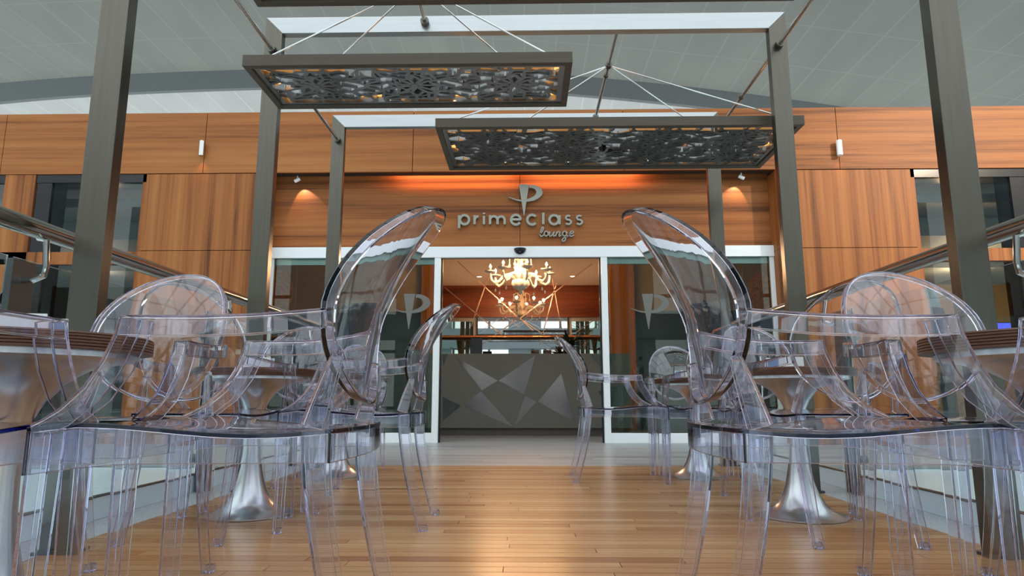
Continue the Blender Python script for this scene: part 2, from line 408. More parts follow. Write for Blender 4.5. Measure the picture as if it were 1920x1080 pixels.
# sign wall above the doors, seam in the middle
mb = MB(); mb.box(FX - DX, FX - 0.003, YD - 0.03, YD, ZLT, ZB0 + 0.20); mb.box(FX + 0.003, FX + DX, YD - 0.03, YD, ZLT, ZB0 + 0.20)
struct(mb, 'wall_front', M['wood_h'], 'wood wall carrying the lounge sign above the doors')
struct(MB().box(FX - DX, FX + DX, YD + 0.002, YD + 0.06, ZL + .01, ZB1 - .1), 'wall_inner', M['wood_dark'], 'dark wood inner face above the doors')

# ------------------------------------------------------------------ sliding glass entrance
door = bpy.data.objects.new('door_1', None); col.objects.link(door); door['kind'] = 'structure'; door['label'] = 'white framed automatic glass entrance'
FW = M['white_frame']
OX0, OX1 = -1.06, 0.965        # open leaf centres
x0, x1 = FX - DX, FX + DX
MB().box(x0, x1, YD - 0.09, YD - 0.031, ZL, ZLT).build('door_header', FW, door, bevel=0.003)
for s, a, b in ((-1, x0, -1.02), (1, 0.925, x1)):
    mb = MB(); oa = a if s < 0 else b
    MB().box(oa, oa - s * 0.055, YD - 0.07, YD - 0.031, 0, ZL).build('door_jamb', FW, door, bevel=0.003)
    ia = b if s < 0 else a
    MB().box(ia, ia + s * 0.075, YD - 0.085, YD - 0.035, 0, ZL).build('door_jamb', FW, door, bevel=0.003)
    MB().box(ia + s * -0.0, ia + s * -0.018, YD - 0.03, YD + 0.03, 0, ZL).build('door_seal', M['black'], door)
    lo, hi = sorted((oa - s * 0.055, ia + s * 0.075))
    MB().box(lo, hi, YD - 0.075, YD - 0.04, 0.0, 0.115).build('door_bottom_rail', FW, door, bevel=0.003)
    MB().box(lo, hi, YD - 0.02, YD + 0.01, ZL - 0.075, ZL).build('door_track', M['steel_h'], door)
    MB().box(lo, hi, YD - 0.062, YD - 0.052, 0.115, ZL).build('door_glass', M['dpane'], door)

def emblem_polys():
    """wedge and swoosh of the emblem, in units of its height, origin top centre of the wedge"""
    def c(p): return ((p[0] - 975) / 350.0, -(p[1] - 100) / 350.0)
    wedge = [c(p) for p in ((918, 100), (1032, 100), (978, 452), (972, 452))]
    outer = [(1040, 104), (1080, 106), (1130, 120), (1170, 150), (1186, 190), (1172, 228), (1130, 262), (1080, 284), (1020, 294), (960, 294), (900, 284), (850, 268), (815, 252), (792, 238)]
    inner = [(1036, 138), (1062, 140), (1094, 152), (1112, 176), (1112, 200), (1094, 226), (1064, 246), (1030, 260), (980, 272), (940, 274), (900, 270), (860, 260), (825, 248), (794, 238)]
    return wedge, [c(p) for p in outer], [c(p) for p in inner]
def add_emblem(mb, cx, ztop, h, y0, y1):
    w, o, i = emblem_polys(); T = lambda p: (cx + p[0] * h, ztop + p[1] * h)
    mb.prism([T(p) for p in w], y0, y1)
    for k in range(len(o) - 1):
        mb.prism([T(o[k]), T(o[k + 1]), T(i[k + 1]), T(i[k])], y0 + 0.0003, y1 + .0003)
    return mb
for px, nm in ((768, 'left'), (1214, 'right')):
    X, Zt = at(px, 551, YD - 0.06); _, Zb = at(px, 617, YD - 0.06)
    add_emblem(MB(), X, Zt, Zt - Zb, YD - 0.066, YD - 0.0635).build('door_emblem', M['frost'], door)

# camera dome on the header
cx, cz = at(975, 466, YD - 0.1)
dm = thing('security_camera', 'black half-dome camera on the white header over the open doorway', 'camera', (cx, YD - 0.09, cz))
mb = MB(); prof = [(0.075 * math.cos(a), -0.075 * math.sin(a) * 0.95) for a in [i * pi / 2 / 8 for i in range(8)]] + [(0.001, -0.072)]
mb.lathe(prof, n=24); mb.build('dome', M['black'], dm, smooth=True)
MB().lathe([(0.02, -.062), (0.02, -.071)], (0, -0.035, 0.02), 16).build('lens', M['chrome'], dm, smooth=True)

# ------------------------------------------------------------------ sign: emblem, PRIMECLASS letters and script word
sign = thing('wall_sign', 'grey metal primeclass lounge lettering with wedge emblem on the wood wall', 'sign', (FX, YD - 0.03, ZLT))
SY0, SY1 = -0.055, -0.012
SC = (at(1050, 410, YD - .06)[0] - at(950, 410, YD - .06)[0]) / 600.0     # metres per unit of the 6x tracing
def S(p, ox=820, oy=330):
    X, Z = at(ox + p[0] / 6, oy + p[1] / 6, YD - 0.06); return (X - FX, Z - ZLT)
mb = MB(); w, o, i = emblem_polys(); U = lambda p: S((p[0] * 350 + 975, 100 - p[1] * 350))
mb.prism([U(p) for p in w], SY0, SY1)
mb.build('emblem_wedge', M['letter'], sign, bevel=0.001)
mb = MB()
for k in range(len(o) - 1): mb.prism([U(o[k]), U(o[k + 1]), U(i[k + 1]), U(i[k])], SY0 + .001, SY1)
mb.build('emblem_bow', M['letter'], sign)
def arc(cx, cy, r, a0, a1, n=16, ry=None):
    ry = ry or r
    return [(cx + r * math.cos(math.radians(a0 + (a1 - a0) * t / n)), cy - ry * math.sin(math.radians(a0 + (a1 - a0) * t / n))) for t in range(n + 1)]
def letter(strokes, w=27, y0=SY0, y1=SY1, nm='letter'):
    mb = MB()
    for k, st in enumerate(strokes): mb.ribbon([S(p) for p in st], w * SC, y0 + k * 0.0004, y1, 'y')
    return mb.build(nm, M['letter'], sign)
def smooth(p, n=7):
    q = [p[0]] + list(p) + [p[-1]]; out = []
    for i in range(1, len(q) - 2):
        for t in range(n):
            u = t / n; a, b, c, d = q[i - 1], q[i], q[i + 1], q[i + 2]
            out.append(tuple(0.5 * (2 * b[k] + (c[k] - a[k]) * u + (2 * a[k] - 5 * b[k] + 4 * c[k] - d[k]) * u * u + (3 * b[k] - a[k] - 3 * c[k] + d[k]) * u ** 3) for k in (0, 1)))
    return out + [q[-1]]
B = 548; r_ = 50; C_ = 497
letter([[(247, 448), (247, 590)], arc(308, C_, 51, 0, 360, 28)])                                           # p
letter([[(421, 448), (421, B)], arc(462, 500, 40, 180, 85, 8)])                                            # r
letter([[(526, 452), (526, B)], [(526, 418), (526, 436)]])                                                 # i
letter([[(594, 448), (594, B)], arc(636, 500, 42, 180, 0, 12) + [(678, B)], arc(718, 500, 40, 180, 0, 12) + [(758, B)]])   # m
letter([arc(884, C_, 54, 0, 325, 26), [(832, 493), (938, 493)]])                                           # e
letter([arc(1066, C_, 54, 42, 318, 24)])                                                                   # c
letter([[(1191, 418), (1191, B)]])                                                                         # l
letter([arc(1312, C_, 51, 0, 360, 28), [(1373, 448), (1373, B)]])                                          # a
for x in (1472, 1596):
    letter([arc(x, 474, 27, 40, 250, 12, 22) + arc(x, 522, 31, 80, -150, 14, 25)], 22)                     # s
sw = 13
def script(*st): letter([smooth(p) for p in st], sw)
script([(1144, 664), (1172, 640), (1192, 600), (1192, 580), (1180, 584), (1168, 612), (1158, 650), (1160, 676), (1176, 682), (1196, 668)])                       # l
letter([arc(1224, 653, 22, 0, 360, 20, 26), smooth([(1234, 630), (1246, 640), (1262, 634)])], sw)                                                              # o
script([(1268, 630), (1260, 662), (1268, 680), (1288, 672), (1308, 640)], [(1314, 628), (1304, 664), (1310, 680), (1328, 670)])                                # u
script([(1344, 630), (1338, 655), (1330, 682)], [(1334, 664), (1352, 638), (1370, 630), (1376, 642), (1368, 668), (1374, 682), (1394, 668)])                    # n
letter([arc(1430, 653, 22, 0, 360, 20, 26), smooth([(1456, 628), (1450, 680), (1436, 724), (1414, 738), (1404, 722), (1424, 700), (1474, 676)])], sw)           # g
script([(1486, 660), (1520, 648), (1530, 634), (1514, 626), (1494, 642), (1488, 668), (1504, 682), (1536, 668)])                                              # e

# ------------------------------------------------------------------ soffit lights, small spotlights, wall lamps
for k, (a, b) in enumerate(((745, 962), (990, 1200))):
    xa = at(a, 322, YD - .1)[0]; xb = at(b, 322, YD - .1)[0]
    o_ = thing('strip_light', 'glowing orange strip light under the wood band, %s of the sign emblem' % ('left' if k == 0 else 'right'), 'light', ((xa + xb) / 2, YF + 0.075, ZB0 + .125), 0, 'strip lights above the sign')
    h = (xb - xa) / 2
    MB().box(-h, h, -0.03, 0.03, 0.0, 0.02).build('housing', M['white_frame'], o_, loc=(0, 0, 0.0))
    MB().box(-h + .01, h - .01, -0.02, 0.031, -0.012, -0.001).build('diffuser', M['led2'], o_)
for k, (px, py) in enumerate(((558, 330), (1390, 330))):
    X, Z = at(px, py, YD - 0.16)
    o_ = thing('spotlight', 'small white spotlight under the wood band at the %s corner of the recess' % ('left' if k == 0 else 'right'), 'light', (X, YD - 0.16, ZB0), 0, 'recess spotlights')
    MB().tube([(0, 0, 0.01), (0, 0, -0.04)], 0.008, 8).build('stem', M['white_frame'], o_)
    d = Vector((-1 if k == 0 else 1, 0.0, -0.5)).normalized() * 0.045
    sgn = 1 if k == 0 else -1
    MB().tube([Vector((0, 0, -0.05)) - d * sgn * 0.8, Vector((0, 0, -0.05)) + d * sgn * 0.8], 0.022, 14).build('head', M['white_frame'], o_, smooth=True)
    lo = light('spotlight_lamp', 'SPOT', (X - (0.02 if k else -0.02), YD - 0.14, ZB0 - 0.07), 7, (1.0, 0.72, 0.55), (X + (0.10 if k == 0 else -0.10), YD, ZB0 - 0.40), spot_size=math.radians(75), spot_blend=0.25, shadow_soft_size=0.01)
for k, (px, py0, py1) in enumerate(((379, 264, 292), (1573, 263, 291))):
    X, Z1 = at(px, py0, YF - .06); _, Z0 = at(px, py1, YF - .06)
    o_ = thing('wall_lamp', 'small %s cylinder lamp on the wood band at the %s' % (('silver', 'left') if k == 0 else ('white', 'right')), 'lamp', (X, YF - 0.055, Z0), 0, 'cylinder lamps on the facade')
    h = Z1 - Z0
    MB().lathe([(0.030, 0), (0.033, 0.004), (0.033, h - .004), (0.030, h)], n=24).build('lamp_body', M['chrome'] if k == 0 else M['white_frame'], o_, smooth=True)
    MB().box(-0.012, 0.012, 0.03, 0.054, h * .3, h * .6).build('bracket', M['steel'], o_)
    light('wall_lamp_light', 'SPOT', (X, YF - 0.05, Z0 - 0.005), 1.5, (1.0, 0.45, 0.2), (X, YF - 0.02, 0), spot_size=math.radians(80), spot_blend=0.6, shadow_soft_size=0.02)

# ------------------------------------------------------------------ side windows and the rooms behind
for s, wn in ((-1, 'window_1'), (1, 'window_2')):
    mb = MB()
    X = lambda a: s * a
    mb.box(X(PX), X(PX + .05), YF + 0.02, YF + 0.12, 0, ZB0)                 # jamb
    mb.box(X(PX), X(9.2), YF + 0.01, YF + 0.10, 2.10, 2.25)                  # transom
    mb.box(X(PX), X(9.2), YF + 0.01, YF + 0.10, 0.0, 0.12)                   # sill
    mb.box(X(6.0), X(6.38), YF + 0.01, YF + 0.25, 0, ZB0)                    # broad mullion
    struct(mb, wn + '_frame', M['wood_v'], 'wood frame of the side window')
    struct(MB().box(X(5.99), X(5.80), YF + 0.03, YF + 0.3, 0, ZB0).box(X(PX), X(9.2), YF + .02, YF + .3, ZB0 - .10, ZB0), wn + '_frame', M['black'], 'dark inner frame of the side window')
    struct(MB().box(X(PX + .02), X(9.2), YF + 0.05, YF + 0.058, 0.1, ZB0 - .1), wn, M['pane'], 'pane of the side window')
    # room
    struct(MB().box(X(PX - .1), X(9.3), YF + 0.6, 11.4, 2.98, 3.1).box(X(PX - .1), X(9.3), YF + 1.3, 11.4, 2.72, 2.98).box(X(PX - .1), X(9.3), YF + 2.2, 11.4, 2.45, 2.72), 'ceiling_side', M['bulkhead'], 'stepped grey ceiling inside the side room')
    struct(MB().box(X(PX - .1), X(9.3), 11.3, 11.4, 0, 2.98), 'wall_back', M['gold_wall'] if s > 0 else M['navy_wall'], 'back wall of the side room')
    struct(MB().box(X(9.2), X(9.3), YF + .1, 11.4, 0, ZB1), 'wall_side', M['navy_wall'], 'end wall of the side room')
    struct(MB().box(X(PX - .12), X(PX - .02), YF + .28, 11.4, 0, 3.0), 'wall_side', M['wood_v'], 'wood wall between the lounge and the side room')
light('side_room_lamp', 'POINT', (6.6, 9.8, 2.3), 55, (1.0, 0.62, 0.32), shadow_soft_size=0.15)
light('side_room_lamp', 'POINT', (-6.6, 9.8, 2.3), 14, (1.0, 0.70, 0.45), shadow_soft_size=0.15)
# right room: counter, poster, screens, mosaic panels
def bx(name, label, cat, mat, c, size, group=None, bevel=0.004):
    o_ = MB().box(-size[0] / 2, size[0] / 2, -size[1] / 2, size[1] / 2, 0, size[2]).build(name, mat, bevel=bevel, loc=c)
    return tag(o_, label, cat, group)
ctr = thing('bar_counter', 'dark bar counter with amber mosaic front behind the right side window', 'counter', (6.3, 9.2, 0))
MB().box(-1.2, 1.2, -0.3, 0.3, 1.10, 1.26).build('counter_top', M['dark_steel'], ctr, bevel=.004)
for k in range(4): MB().box(-1.15 + k * .6, -0.75 + k * .6, -0.24, -0.2, 0.05, 1.08).build('front_panel', M['amber'], ctr)
MB().box(-1.18, 1.18, -0.2, 0.25, 0.0, 1.10).build('body', M['navy_wall'], ctr)
X, Z = at(1733, 560, 9.6)
bx('poster', 'pale blue poster of an aircraft behind the right side window', 'poster', M['poster'], (X + .06, 9.6, Z - .14), (0.30, 0.02, 0.30))
MB().box(X - 0.1, X + .22, 9.55, 9.72, 0, Z - .142).build('poster_stand', M['navy_wall']); tag(bpy.data.objects['poster_stand'], 'dark stand under the pale blue poster', 'stand')
X, Z = at(1893, 612, 9.0)
scr = thing('monitor', 'screen with blue picture in the right side room, left one of the pair', 'monitor', (X - .13, 9.0, 1.262), 0, 'blue monitors on the bar')
MB().box(-.16, .16, 0, .03, .05, .27).build('case', M['black'], scr); MB().box(-.15, .15, -.004, 0, .06, .26).build('screen', M['screen'], scr); MB().box(-.05, .05, 0, .1, 0, .05).build('stand', M['black'], scr)
c2 = copy_tree(scr); c2.location = (X + .24, 9.0, 1.262); c2['label'] = 'screen with blue picture in the right side room, right one of the pair'
mb = MB()
for k in range(4): mb.prism([(5.2 + k, 1.4), (6.2 + k, 1.4), (5.7 + k, 2.2)], 11.2, 11.29)
tag(mb.build('triangle_relief', M['cream']), 'row of cream triangles on the back wall of the right side room', 'wall decoration')

# ------------------------------------------------------------------ lounge interior
YM = 10.9; ZC = 2.90
struct(MB().box(-4.6, 4.6, YD + 0.06, YM + .1, ZC, ZC + .1), 'ceiling_lounge', M['cream'], 'cream ceiling inside the lounge')
struct(MB().box(-1.52, 1.42, YM, YM + 0.03, 1.0, ZC), 'wall_back', M['mirror'], 'mirrored wall behind the reception desk')
struct(MB().box(-1.52, 1.42, YM - 0.02, YM + 0.03, 0.0, 1.0), 'wall_back_lower', M['navy_wall'])
for a, b in ((-1.72, -1.52), (1.42, 1.82)):
    struct(MB().box(a, b, YM - 0.12, YM + .05, 0, ZC), 'trim_1', M['wood_v'], 'wood pilaster beside the mirror')
for s in (-1, 1):
    a, b = (1.82, 4.6) if s > 0 else (-4.6, -1.72)
    struct(MB().box(a, b, YM, YM + .1, 1.95, ZC), 'wall_back', M['gold_wall'], 'amber upper wall of the lounge')
    struct(MB().box(a, b, YM, YM + .1, 0, 1.95), 'wall_back', M['navy_wall'], 'dark lower wall of the lounge')
# bronze joints crossing the mirror
mb = MB()
for p, q in (((858, 490), (970, 594)), ((1110, 495), (975, 597)), ((833, 538), (947, 633)), ((922, 503), (883, 612)), ((1053, 503), (1038, 548)), ((1038, 548), (1012, 647)),
             ((1032, 505), (1040, 548)), ((1040, 548), (1053, 617)), ((968, 600), (923, 632)), ((980, 602), (1000, 620)), ((1121, 595), (1080, 623)), ((1121, 607), (1100, 632)), ((975, 597), (1060, 655)), ((923, 632), (890, 655))):
    P_ = at(*p, YM); Q_ = at(*q, YM)
    mb.ribbon([P_, Q_], 0.016, YM - 0.010, YM - 0.001, 'y')
struct(mb, 'trim_2', M['bronze'], 'crossing bronze joints on the mirrored wall')
X0, Z0 = at(832, 631, YM - .2); X1, _ = at(1122, 631, YM - .2)  # warm bar reflected in the mirror, modelled as a copper tube
sh = thing('reflected_bar', 'copper tube along the mirror behind the desk, standing in for a reflected warm bar', 'reflected bar', (0, YM - 0.12, Z0))
MB().tube([(-1.5, 0, 0), (1.4, 0, 0)], 0.028, 12).build('tube', M['copper'], sh, smooth=True)
for x in (-1.3, 0, 1.2): MB().tube([(x, 0, 0), (x, 0.118, 0)], 0.012, 8).build('bracket', M['dark_steel'], sh)
# reception desk with polished triangular facets
YK = 9.40
dx0, dx1 = -1.62, 1.50
zt = at(960, 663, YK)[1]
dk = thing('reception_desk', 'grey reception desk with polished triangular facets inside the entrance', 'desk', (0, YK, 0))
MB().box(dx0, dx1, 0, 0.7, 0.10, zt).build('body', M['desk'], dk, bevel=.003)
MB().box(dx0 + .05, dx1 - .05, 0.05, 0.66, 0.0, 0.10).build('kickboard', M['kick'], dk)
tris = [[(165, 240), (555, 460), (410, 550)], [(565, 460), (905, 222), (800, 587)], [(250, 690), (340, 600), (405, 560), (700, 918)], [(805, 600), (915, 655), (706, 918)],
        [(925, 655), (1140, 395), (1262, 842)], [(50, 612), (220, 690), (50, 830)], [(50, 216), (100, 216), (50, 330)], [(1400, 216), (1560, 400), (1640, 216)], [(1480, 560), (1760, 480), (1700, 880)]]
for t in tris:
    pts = []
    for p in t:
        X, Z = at(820 + p[0] / 4.91, 620 + p[1] / 4.91, YK - .004); pts.append((min(X, dx1 - .01), max(0.11, min(Z, zt - .004))))
    MB().prism(pts, -0.004, 0.002).build('facet', M['facet'], dk)
# things on the desk
X, _ = at(893, 660, YK + .1)
sg = thing('desk_sign', 'black upright sign on the left part of the reception desk', 'sign', (X, YK + 0.12, zt))
MB().box(-0.085, 0.085, 0, 0.02, 0.0, 0.235).build('panel', M['black'], sg, bevel=.003)
MB().box(-0.06, 0.06, -0.03, 0.05, 0, 0.008).build('foot_plate', M['black'], sg)
for k, px in enumerate((1003, 1026)):
    X, _ = at(px, 655, YK + .2)
    o_ = thing('desk_telephone', 'small black device on the reception desk, %s one' % ('left' if k == 0 else 'right'), 'telephone', (X, YK + .2, zt), 0, 'devices on the desk')
    MB().prism([(-0.03, 0), (0.06, 0), (0.06, 0.07), (-0.03, 0.03)], -0.06, 0.06, 'x').build('body', M['black'], o_, bevel=.003)
    MB().box(-0.05, -0.015, -0.02, 0.05, 0.045, 0.085).build('handset', M['dark_steel'], o_, bevel=.004)
X, _ = at(1066, 655, YK + .3)
pl = thing('potted_plant', 'dark leafy plant in a pot on the right of the reception desk', 'plant', (X, YK + .33, zt))
MB().lathe([(0.05, 0), (0.07, 0.02), (0.08, 0.12), (0.07, 0.12), (0.065, 0.10)], n=24).build('pot', M['black'], pl, smooth=True)
mb = MB()
for k in range(60):
    a = R.uniform(0, 2 * pi); l = R.uniform(0.20, 0.42); el_ = R.uniform(0.15, 1.3)
    pts = []; 
    for t in range(6):
        q = t / 5; rr = l * q * math.cos(el_ * (1 - .5 * q)); zz = 0.1 + l * q * math.sin(el_) - 0.10 * q * q
        pts.append(Vector((rr * math.cos(a), rr * math.sin(a), zz)))
    wd = [0.006, .022, .030, .026, .015, .002]; side = Vector((-math.sin(a), math.cos(a), 0)); vs = []
    for p, w_ in zip(pts, wd): vs += [p + side * w_, p + Vector((0, 0, .003)), p - side * w_, p - Vector((0, 0, .002))]
    fs = []
    for j in range(5):
        for q in range(4): fs.append((j * 4 + q, j * 4 + (q + 1) % 4, j * 4 + 4 + (q + 1) % 4, j * 4 + 4 + q))
    mb.add(vs, fs)
mb.build('foliage', M['leaf'], pl)
X, _ = at(1098, 655, YK + .2)
ln = thing('lantern', 'small dark framed lantern at the right end of the desk', 'lantern', (X, YK + .15, zt))
mb = MB()
for sx in (-1, 1):
    for sy in (-1, 1): mb.box(sx * .03 - .004, sx * .03 + .004, sy * .03 - .004, sy * .03 + .004, 0.008, .12)
mb.build('frame', M['dark_steel'], ln); MB().box(-.04, .04, -.04, .04, 0, .008).build('base', M['dark_steel'], ln)
MB().lathe([(.055, .12), (.02, .16), (.006, .175)], n=4).build('roof', M['dark_steel'], ln)
# amber paintings left and right
for k, (pa, pb) in enumerate(((512, 538), (1408, 1442))):
    X, Zt = at((pa + pb) / 2, 497 if k == 0 else 505, YM - .05); _, Zb = at((pa + pb) / 2, 600 if k == 0 else 592, YM - .05); w_ = 0.30
    o_ = thing('framed_picture', 'gilt framed amber oval picture behind the %s glass panel' % ('left' if k == 0 else 'right'), 'picture', (X, YM - .03, Zb), 0, 'amber pictures in the lounge')
    h = Zt - Zb
    MB().box(-w_, w_, -0.02, 0.02, 0, h).build('frame', M['gold_wall'], o_, bevel=.006)
    MB().prism([(0.24 * math.cos(a * pi / 16), h / 2 + h * .42 * math.sin(a * pi / 16)) for a in range(32)], -0.035, -0.02).build('picture', M['amber'], o_)
# downlights
for k, x in enumerate((-0.9, 0.95)):
    o_ = thing('ceiling_downlight', 'round recessed downlight in the lounge ceiling, %s one' % ('left' if k == 0 else 'right'), 'light', (x, 9.0, ZC), 0, 'downlights of the lounge')
    MB().lathe([(.06, 0), (.06, -.006), (.045, -.006), (.045, -.001)], n=24).build('ring', M['white_frame'], o_)
    MB().lathe([(.043, -.001), (.043, -.005)], n=24).build('lens', M['downlight'], o_)

# ------------------------------------------------------------------ chandelier
CY_ = 9.24
ch = thing('chandelier', 'white glass chandelier with lit candle bulbs hanging in the lounge', 'chandelier', (-0.06, CY_, 2.0))
prof = [(0.004, -0.03), (0.02, -0.02), (0.03, 0.0), (0.02, 0.02), (0.05, 0.04), (0.10, 0.075), (0.135, 0.12), (0.12, 0.17), (0.07, 0.20), (0.06, 0.24), (0.085, 0.30), (0.075, 0.38), (0.04, 0.44), (0.03, 0.50), (0.05, 0.55), (0.03, 0.60), (0.02, 0.66), (0.06, 0.70), (0.10, 0.715), (0.02, 0.72)]
MB().lathe(prof, n=32).build('column', M['pearl'], ch, smooth=True, angle=60)
MB().tube([(0, 0, .7), (0, 0, ZC - 2.0)], 0.008, 8).build('chain', M['chrome'], ch)
MB().lathe([(.06, ZC - 2.0 - .03), (.06, ZC - 2.0)], n=20).build('ceiling_rose', M['pearl'], ch)
for k in range(8):
    a = 2 * pi * k / 8 + 0.22; c_, s_ = math.cos(a), math.sin(a)
    prof2 = [(0.08, 0.20), (0.16, 0.26), (0.24, 0.24), (0.30, 0.16), (0.37, 0.13), (0.42, 0.17), (0.435, 0.24), (0.435, 0.27)]
    ar = MB().tube([(r2 * c_, r2 * s_, z2) for r2, z2 in prof2], 0.020, 8, [1.2, 1.1, 1, 1, 1, .9, .8, .8]).build('arm', M['pearl'], ch, smooth=True)
    MB().lathe([(.02, .265), (.075, .285), (.085, .30), (.075, .296), (.02, .29)], (.435 * c_, .435 * s_, 0), 18).build('dish', M['pearl'], ar, smooth=True)
    MB().lathe([(.012, .29), (.012, .34)], (.435 * c_, .435 * s_, 0), 10).build('candle', M['pearl'], ar)
    MB().lathe([(.006, .34), (.016, .355), (.014, .372), (.002, .395)], (.435 * c_, .435 * s_, 0), 10).build('bulb', M['bulb'], ar, smooth=True)
    MB().tube([(.36 * c_, .36 * s_, .13), (.36 * c_, .36 * s_, .05)], .003, 6).lathe([(.003, .05), (.015, .02), (.012, 0.0), (.002, -.012)], (.36 * c_, .36 * s_, 0), 8).build('drop', M['crystal'], ar, smooth=True)
    light('candle_light', 'POINT', (-0.06 + .435 * c_, CY_ + .435 * s_, 2.0 + .375), 60, (1.0, 0.55, 0.27), shadow_soft_size=0.018)
for k in range(6):
    a = 2 * pi * k / 6; c_, s_ = math.cos(a), math.sin(a)
    MB().tube([(.03 * c_, .03 * s_, .46), (.09 * c_, .09 * s_, .53), (.15 * c_, .15 * s_, .50), (.155 * c_, .155 * s_, .42)], .009, 8).lathe([(.004, .42), (.02, .40), (.016, .375), (.002, .36)], (.155 * c_, .155 * s_, 0), 8).build('scroll', M['pearl'], ch, smooth=True)

# ------------------------------------------------------------------ steel portal frames
FR = [2.31, 3.81, 5.26]
HW = 1.63; ZT = 2.89; SW = 0.108; SD = 0.055
fl = ['nearest steel portal frame over the deck, its beam above the view', 'middle steel portal frame with its beam across the top of the picture', 'farthest steel portal frame standing at the end of the deck']
for k, y in enumerate(FR):
    o_ = thing('portal_frame', fl[k], 'frame', (0, y, 0), 0, 'steel portal frames over the deck')
    for s in (-1, 1):
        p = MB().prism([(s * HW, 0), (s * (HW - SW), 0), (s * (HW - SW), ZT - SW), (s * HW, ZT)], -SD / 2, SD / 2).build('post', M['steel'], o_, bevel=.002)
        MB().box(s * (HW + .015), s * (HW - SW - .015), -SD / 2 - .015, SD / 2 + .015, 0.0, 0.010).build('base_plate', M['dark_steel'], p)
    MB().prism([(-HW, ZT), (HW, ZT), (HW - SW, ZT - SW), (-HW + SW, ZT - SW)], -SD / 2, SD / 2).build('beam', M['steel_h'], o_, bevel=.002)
# tie rods between neighbouring frames
def rod(a, b, label, r=0.0125, collars=True):
    a, b = Vector(a), Vector(b); o_ = thing('tie_rod', label, 'rod', a, 0, 'steel tie rods between the frames'); d = b - a; u = d.normalized()
    MB().tube([(0, 0, 0), d], r, 12).build('rod', M['chrome'], o_, smooth=True)
    MB().tube([(0, 0, 0), u * 0.035], r * 2.1, 16).build('end_socket', M['steel'], o_, smooth=True)
    MB().tube([d - u * 0.035, d], r * 2.1, 16).build('end_socket', M['steel'], o_, smooth=True)
    MB().tube([d * .45, d * .45 + u * .03], r * 1.5, 12).build('turnbuckle', M['steel'], o_, smooth=True)
zr = 2.665
for k in range(2):
    y0, y1 = FR[k] + SD / 2, FR[k + 1] - SD / 2
    for s in (-1, 1):
        rod((s * (HW - .055), y0, zr), (s * (HW - .055), y1, zr), '%s tie rod between the %s frames' % ('left' if s < 0 else 'right', 'near' if k == 0 else 'far'))
rod((-0.62, FR[0] + SD / 2, 2.84), (-0.62, FR[1] - SD / 2, 2.84), 'overhead tie rod carrying the near lattice lamp')
rod((0.60, FR[1] + SD / 2, 2.84), (0.60, FR[2] - SD / 2, 2.84), 'overhead tie rod carrying the far lattice lamp')
rod((0.0, 1.0, 2.84), (0.0, FR[0] - SD / 2, 2.84), 'overhead tie rod above the nearest lattice lamp')

